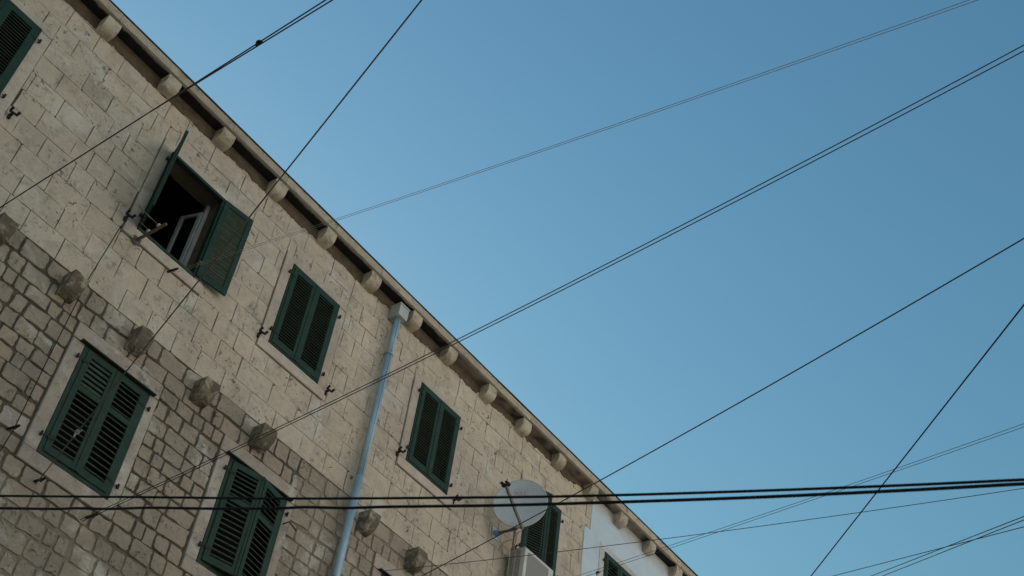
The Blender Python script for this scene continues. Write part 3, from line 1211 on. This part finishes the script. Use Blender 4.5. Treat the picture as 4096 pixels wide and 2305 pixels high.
def stroke(mb, x0, y0, x1, y1, wd):
    d = Vector((x1 - x0, y1 - y0))
    nn = Vector((-d.y, d.x)).normalized() * wd / 2
    k = 5
    vs = []
    for i in range(k + 1):
        x, y = x0 + d.x * i / k, y0 + d.y * i / k
        vs += [lg(x + nn.x, y + nn.y), lg(x - nn.x, y - nn.y)]
    mb.add(vs, [(2 * i, 2 * i + 1, 2 * i + 3, 2 * i + 2) for i in range(k)])


mb = MB()
hh = 0.052
for x0, y0, x1, y1 in ((-0.085, -hh, -0.085, hh), (-0.085, hh, -0.058, -hh * 0.3), (-0.058, -hh * 0.3, -0.031, hh), (-0.031, hh, -0.031, -hh),
                       (-0.018, -hh, 0.006, hh), (0.006, hh, 0.030, -hh), (-0.008, -hh * 0.25, 0.020, -hh * 0.25),
                       (0.038, -hh, 0.085, hh), (0.038, hh, 0.085, -hh)):
    stroke(mb, x0, y0, x1, y1, 0.012)
mb.build('lettering', M_PINK, dish)
mb = MB()
X, Y = 0.112, 0.078
for x0, y0, x1, y1 in ((-X, -Y, X, -Y), (-X, Y, X, Y), (-X, -Y + 0.004, -X, Y - 0.004), (X, -Y + 0.004, X, Y - 0.004)):
    stroke(mb, x0, y0, x1, y1, 0.006)
mb.build('lettering_border', M_PINK, dish)
# feed arm and twin feed horns
feed = DC + nrm * 0.62 - e2 * 0.13 - e1 * 0.15
foot = DC - e2 * 0.5 - nrm * 0.02 - e1 * 0.04
mb = MB()
mid = foot.lerp(feed, 0.55) - e2 * 0.02
mb.tube([foot, mid, feed], 0.026, 4)
mb.build('feed_arm', M_ARM, dish)
for k in (-1, 1):
    mb = MB()
    c = feed + e1 * 0.036 * k + e2 * 0.03
    ax = (DC - feed).normalized()
    mb.tube([c - ax * 0.09, c - ax * 0.02, c - ax * 0.018, c + ax * 0.02], [0.024, 0.026, 0.034, 0.036], 10)
    mb.tube([c - ax * 0.06, c - ax * 0.06 - e2 * 0.06], 0.012, 6)
    mb.build('feed_horn', M_LNB, dish, smooth=False)
# mount
elb = P(12.79, 10.63, 0.50)
mb = MB()
ubox(mb, 12.78, 12.93, 10.62, 10.82, 0.004, 0.012)
ubox(mb, 12.83, 12.845, 10.68, 10.76, 0.012, 0.10)
ubox(mb, 12.865, 12.88, 10.68, 10.76, 0.012, 0.10)
mb.build('wall_plate', M_GALV, dish)
mb = MB()
top = DC - nrm * 0.13 - e2 * 0.02
mb.tube([P(12.855, 10.72, 0.03), P(12.82, 10.665, 0.3), elb, elb + (top - elb) * 0.12 + Vector((0, 0.02, 0)), top], [0.02, 0.024, 0.026, 0.026, 0.024], 8)
mb.build('mast', M_ARM, dish, smooth=True)
mb = MB()
mb.tube([top, DC - nrm * 0.078], [0.055, 0.05], 6)
mb.tube([elb + Vector((0, 0, 0.03)), foot + nrm * 0.02], 0.018, 5)
mb.build('clamp', M_GALV, dish)
mb = MB()
for k in (-1, 1):
    q = feed + e1 * 0.03 * k
    mb.tube([q - nrm * 0.05 - e2 * 0.05, feed.lerp(foot, 0.12) - e2 * 0.06 + e1 * 0.02 * k, feed.lerp(foot, 0.3) - e2 * 0.01], 0.0045, 5)
mb.tube([foot - e2 * 0.01, elb + Vector((0.03, 0, -0.06)), elb + Vector((0.04, 0.06, -0.14)), P(12.86, 10.5, 0.2), P(12.95, 10.45, 0.05)], 0.006, 5)
mb.build('feed_cable', M_WCAB, dish, smooth=True)

# ------------------------------------------------------------------ air conditioner
ac = empty('air_conditioner', P(13.585, 10.0, 0.06), 'off white air conditioner outdoor unit under the window behind the dish', 'air conditioner')
U0, U1, V0, V1, W0, W1 = 13.19, 13.975, 10.0, 10.56, 0.10, 0.40


def rbox(mb, u0, u1, v0, v1, w0, w1, r):
    prof = []
    for (cu, cv, a0) in ((u1 - r, v1 - r, 0), (u0 + r, v1 - r, 90), (u0 + r, v0 + r, 180), (u1 - r, v0 + r, 270)):
        for k in range(4):
            t = math.radians(a0 + 30 * k)
            prof.append((cu + r * math.cos(t), cv + r * math.sin(t)))
    n = len(prof)
    c = ((u0 + u1) / 2, (v0 + v1) / 2)
    vs = [P(x, y, w0) for x, y in prof] + [P(x, y, w1 - r * 0.6) for x, y in prof]
    vs += [P(c[0] + (x - c[0]) * (1 - 2 * r * 0.3 / (u1 - u0)), c[1] + (y - c[1]) * (1 - 2 * r * 0.3 / (v1 - v0)), w1 - r * 0.12) for x, y in prof]
    vs += [P(c[0] + (x - c[0]) * (1 - 2 * r / (u1 - u0)), c[1] + (y - c[1]) * (1 - 2 * r / (v1 - v0)), w1) for x, y in prof]
    fs = []
    for k in range(3):
        fs += [(k * n + i, k * n + (i + 1) % n, (k + 1) * n + (i + 1) % n, (k + 1) * n + i) for i in range(n)]
    fs += [tuple(range(3 * n, 4 * n)), tuple(reversed(range(n)))]
    mb.add(vs, fs)


mb = MB()
rbox(mb, U0, U1, V0, V1, W0, W1, 0.022)
mb.build('casing', M_ACW, ac)
mb = MB()
ubox(mb, U0 - 0.006, U1 + 0.004, V1 - 0.004, V1 + 0.008, W0 - 0.004, W1 - 0.012)
mb.build('top_cover', M_ACW, ac)
mb = MB()
r = 0.04
pr = []
for (cu, cv, a0) in ((U1 - 0.14 - 0.01, V1 - 0.05 - 0.01, 0), (U0 + 0.07 + r, V1 - 0.05 - r, 90), (U0 + 0.07 + r, V0 + 0.05 + r, 180), (U1 - 0.15, V0 + 0.06, 270)):
    rr = r if a0 in (90, 180) else 0.01
    for k in range(4):
        t = math.radians(a0 + 30 * k)
        pr.append((cu + rr * math.cos(t), cv + rr * math.sin(t)))
n = len(pr)
mb.add([P(x, y, W1 - 0.002) for x, y in pr] + [P(x, y, W1 + 0.005) for x, y in pr], [tuple(range(n, 2 * n))] + [(i, (i + 1) % n, n + (i + 1) % n, n + i) for i in range(n)])
mb.build('fan_panel', M_ACG, ac)
mb = MB()
ubox(mb, U0 - 0.003, U0 + 0.004, V0 + 0.03, V1 - 0.035, W0 + 0.02, W1 - 0.085)
mb.build('grille_recess', M_ACD, ac)
fin = None
for col in (0, 1):
    wa, wb_ = (W0 + 0.02, W0 + 0.108) if col == 0 else (W0 + 0.122, W1 - 0.085)
    for k in range(25):
        vv = V0 + 0.032 + k * 0.0205
        if fin is None or k == 0:
            mb = MB()
            ubox(mb, U0 - 0.010, U0 - 0.002, vv, vv + 0.009, wa, wb_)
            fin = mb.build('grille_fin', M_ACW, ac)
            v00 = vv
        else:
            dup(fin, Vector((0, 0, vv - v00)), ac)
mb = MB()
ubox(mb, U0 - 0.011, U0 - 0.0015, V0 + 0.03, V1 - 0.035, W0 + 0.1085, W0 + 0.1215)
mb.build('grille_bar', M_ACW, ac)
mb = MB()
for u in (U0 + 0.12, U1 - 0.12):
    ubox(mb, u - 0.015, u + 0.015, V0 - 0.035, V0 - 0.002, 0.0, W1 + 0.02)
    ubox(mb, u - 0.015, u + 0.015, V0 - 0.35, V0 - 0.036, 0.0, 0.03)
mb.build('bracket', M_GALV, ac)
lc = MB()
lc.tube([P(12.99, 10.66, 0.02), P(13.02, 10.6, 0.05), P(13.08, 10.52, 0.12), P(13.10, 10.40, 0.16), P(13.11, 10.2, 0.16), P(13.12, 9.7, 0.12)], 0.0065, 5)
lc.tube([P(13.0, 10.74, 0.35), P(13.07, 10.62, 0.27), P(13.13, 10.50, 0.22), P(13.15, 10.36, 0.2), P(13.16, 9.9, 0.15)], 0.0055, 5)
lc.tube([P(12.83, 10.62, 0.45), P(12.98, 10.6, 0.36), P(13.08, 10.57, 0.26), P(13.17, 10.58, 0.16), P(13.165, 10.45, 0.15), P(13.15, 10.25, 0.13), P(12.9, 9.9, 0.05), P(12.6, 9.75, 0.02)], 0.007, 5)
tag(lc.build('loose_cable', M_WCAB, smooth=True), 'loose cream cables drooping from the dish mount down past the air conditioner', 'cable')


# ------------------------------------------------------------------ lines strung across the lane
def span(P0, P1, sag, s0=0.0, s1=1.0, n=40):
    a, b = P(P0[0], P0[1], P0[2]), P(P1[0], P1[1], P1[2])
    return [a + (b - a) * s - Vector((0, 0, 4 * sag * s * (1 - s))) for s in [s0 + (s1 - s0) * i / n for i in range(n + 1)]]


def knot(mb, c, d, r):
    mb.tube([c - d * r * 1.6, c - d * r * 0.8, c, c + d * r * 0.8, c + d * r * 1.6], [r * 0.5, r, r * 1.1, r, r * 0.4], 7)


def line(name, label, cat, strands, r, mat, group=None, knots=(), kmat=None, twist=0):
    """strands: (P0, P1, sag, s0, s1); several strands become parts of one line"""
    if len(strands) == 1 and not knots:
        mb = MB()
        mb.tube(span(*strands[0]), r, 6)
        return tag(mb.build(name, mat, smooth=True), label, cat, group)
    p0 = P(*strands[0][0])
    o = empty(name, p0, label, cat, group)
    for k, s in enumerate(strands):
        mb = MB()
        pts = span(*s)
        if twist and k == 0:           # wound round the other strand as far as the tie
            other = span(*strands[1])
            m = int(40 * twist / s[4])
            d = (pts[-1] - other[m]) / (40 - m)
            pts = [q + Vector((0, 0, -0.004)) for q in other[:m]] + [other[m] + d * i for i in range(41 - m)]
        mb.tube(pts, r, 6)
        mb.build('strand', mat, o, smooth=True)
    for (k, s, size) in knots:
        pts = span(*strands[k])
        q = span(*strands[k][:3], s, s + 0.01, 1)
        mb = MB()
        d = (q[1] - q[0]).normalized()
        knot(mb, q[0], d, size)
        side = d.cross(Vector((0, 0, 1))).normalized()
        mb.tube([q[0], q[0] - Vector((0, 0, size * 1.6)) + side * size * 0.6, q[0] - Vector((0, 0, size * 3)) + side * size * 0.4], [size * 0.5, size * 0.45, size * 0.4], 5)
        mb.tube([q[0], q[0] + d * size * 2.0 - side * size], [size * 0.5, size * 0.35], 5)
        mb.build('knot', kmat or mat, o)
    return o


line('clothesline', 'dark double clothesline with a black knot crossing the sky at the upper left', 'clothesline',
     [((3.46, 9.03, 0.15), (3.21, 8.51, 5.75), 0.0, 0.0, 1.4), ((3.46, 9.05, 0.15), (3.16, 8.49, 5.69), 0.0, 0.0, 1.4)],
     0.0062, M_STEEL, 'clotheslines strung across the lane', knots=[(1, 0.847, 0.021)], kmat=M_CABLE, twist=0.58)
line('clothesline', 'faded rope with a small knot tied below the lower left shutters', 'clothesline',
     [((5.36, 6.86, 0.1), (3.12, 7.41, 6.96), 0.03, 0.0, 1.4)], 0.0062, M_ROPE, 'clotheslines strung across the lane', knots=[(0, 0.155, 0.024)], kmat=M_WCAB)
line('clothesline', 'thin double clothesline with a pale knot tied at the open window', 'clothesline',
     [((5.85, 10.42, 0.12), (4.49, 6.58, 10.24), 0.06, 0.0, 1.2), ((5.84, 10.36, 0.12), (4.51, 6.57, 10.29), 0.05, 0.0, 1.2)],
     0.0021, M_PALE, 'clotheslines strung across the lane', knots=[(0, 0.068, 0.024)], kmat=M_ROPE)
line('clothesline', 'thin double clothesline from the lower left sill corner, crossing the downpipe', 'clothesline',
     [((5.98, 6.79, 0.12), (5.40, 7.17, 10.34), 0.12, 0.0, 1.2), ((6.01, 6.79, 0.12), (5.43, 7.15, 10.32), 0.11, 0.0, 1.2)], 0.0043, M_STEEL, 'clotheslines strung across the lane')
tag(line('steel_cable', 'single grey steel cable rising to the right just below the dish', 'cable',
         [((11.27, 9.04, 0.12), (8.37, 8.47, 9.52), 0.07, 0.0, 1.3)], 0.0078, M_STEEL))
line('cable', 'single dark wire slanting steeply across the sky at the lower right', 'cable',
     [((12.48, 8.34, 5.47), (8.01, 7.38, 9.46), 0.0, -0.6, 1.5)], 0.007, M_CABLE)
line('clothesline', 'faint thin double clothesline with a clip in front of the white plaster', 'clothesline',
     [((14.45, 10.68, 0.12), (12.46, 9.67, 8.29), 0.03, 0.0, 1.3), ((14.67, 10.79, 0.12), (12.48, 9.64, 8.28), 0.02, 0.0, 1.3)],
     0.0036, M_THIN, 'clotheslines strung across the lane', knots=[(1, 0.098, 0.022), (1, 0.125, 0.016)], kmat=M_STEEL)
line('cable', 'thin single wire passing in front of the air conditioner and running right', 'cable',
     [((10.48, 8.68, 0.12), (12.05, 8.50, 8.24), 0.06, 0.0, 1.3)], 0.0046, M_STEEL)
line('clothesline', 'dark pair of lines in the bottom right corner of the sky', 'clothesline',
     [((16.75, 10.93, 4.59), (12.20, 8.25, 8.14), 0.0, -0.7, 1.4), ((16.81, 10.92, 4.74), (12.22, 8.22, 8.13), 0.0, -0.7, 1.4)], 0.006, M_STEEL, 'clotheslines strung across the lane')
line('cable', 'single thin wire crossing the dark pair in the bottom right corner', 'cable',
     [((17.3, 11.46, 3.69), (13.07, 8.70, 7.91), 0.0, -0.7, 1.4)], 0.0058, M_STEEL)

UPC = [(2.073, 2.673, 6.537), (2.199, 2.641, 6.886), (2.35, 2.603, 7.304), (2.482, 2.569, 7.668), (2.622, 2.536, 8.062), (2.825, 2.491, 8.64),
       (2.935, 2.469, 8.958), (3.075, 2.444, 9.372), (3.241, 2.417, 9.872), (3.36, 2.401, 10.234)]
LOC = [(2.027, 2.539, 6.686), (2.101, 2.492, 6.984), (2.122, 2.481, 7.074), (2.163, 2.454, 7.238), (2.207, 2.43, 7.426), (2.28, 2.384, 7.716),
       (2.349, 2.343, 8.001), (2.37, 2.332, 8.095), (2.412, 2.305, 8.26), (2.443, 2.288, 8.394), (2.474, 2.27, 8.524), (2.556, 2.222, 8.869),
       (2.715, 2.135, 9.562), (2.816, 2.083, 10.019), (2.885, 2.049, 10.34)]


def catmull(ps, k=5):
    ps = [P(*q) for q in ps]
    ps = [ps[0] + (ps[0] - ps[1]) * 6] + ps + [ps[-1] + (ps[-1] - ps[-2]) * 4]
    out = []
    for i in range(len(ps) - 1):
        a, b = ps[i], ps[i + 1]
        p, q = ps[max(i - 1, 0)], ps[min(i + 2, len(ps) - 1)]
        la = (b - a).length
        ma = (b - p) / max((b - p).length, 1e-6) * la
        mq = (q - a) / max((q - a).length, 1e-6) * la
        for j in range(k):
            t = j / k
            out.append(a * (2 * t ** 3 - 3 * t ** 2 + 1) + ma * (t ** 3 - 2 * t ** 2 + t) + b * (-2 * t ** 3 + 3 * t ** 2) + mq * (t ** 3 - t ** 2))
    return out + [ps[-1]]


mb = MB()
mb.tube(catmull(UPC), 0.0050, 8)
tag(mb.build('power_cable', M_CABLE, smooth=True), 'thinner upper one of the two thick black cables crossing the whole view', 'cable', 'thick black power cables')
mb = MB()
mb.tube(catmull(LOC), 0.0052, 8)
tag(mb.build('power_cable', M_CABLE, smooth=True), 'slightly wavy lower one of the two thick black cables crossing the whole view', 'cable', 'thick black power cables')
dl = MB()
dl.tube([P(5.0, 10.60, 0.11), P(4.985, 10.4, 0.06), P(4.91, 9.5, 0.07), P(4.90, 8.2, 0.06), P(4.90, 7.27, 0.07), P(4.87, 6.94, 0.06), P(4.85, 6.0, 0.06)], 0.006, 6)
tag(dl.build('wall_wire', M_CABLE, smooth=True), 'dark wire hanging straight down the wall from the hook left of the open window', 'wire')
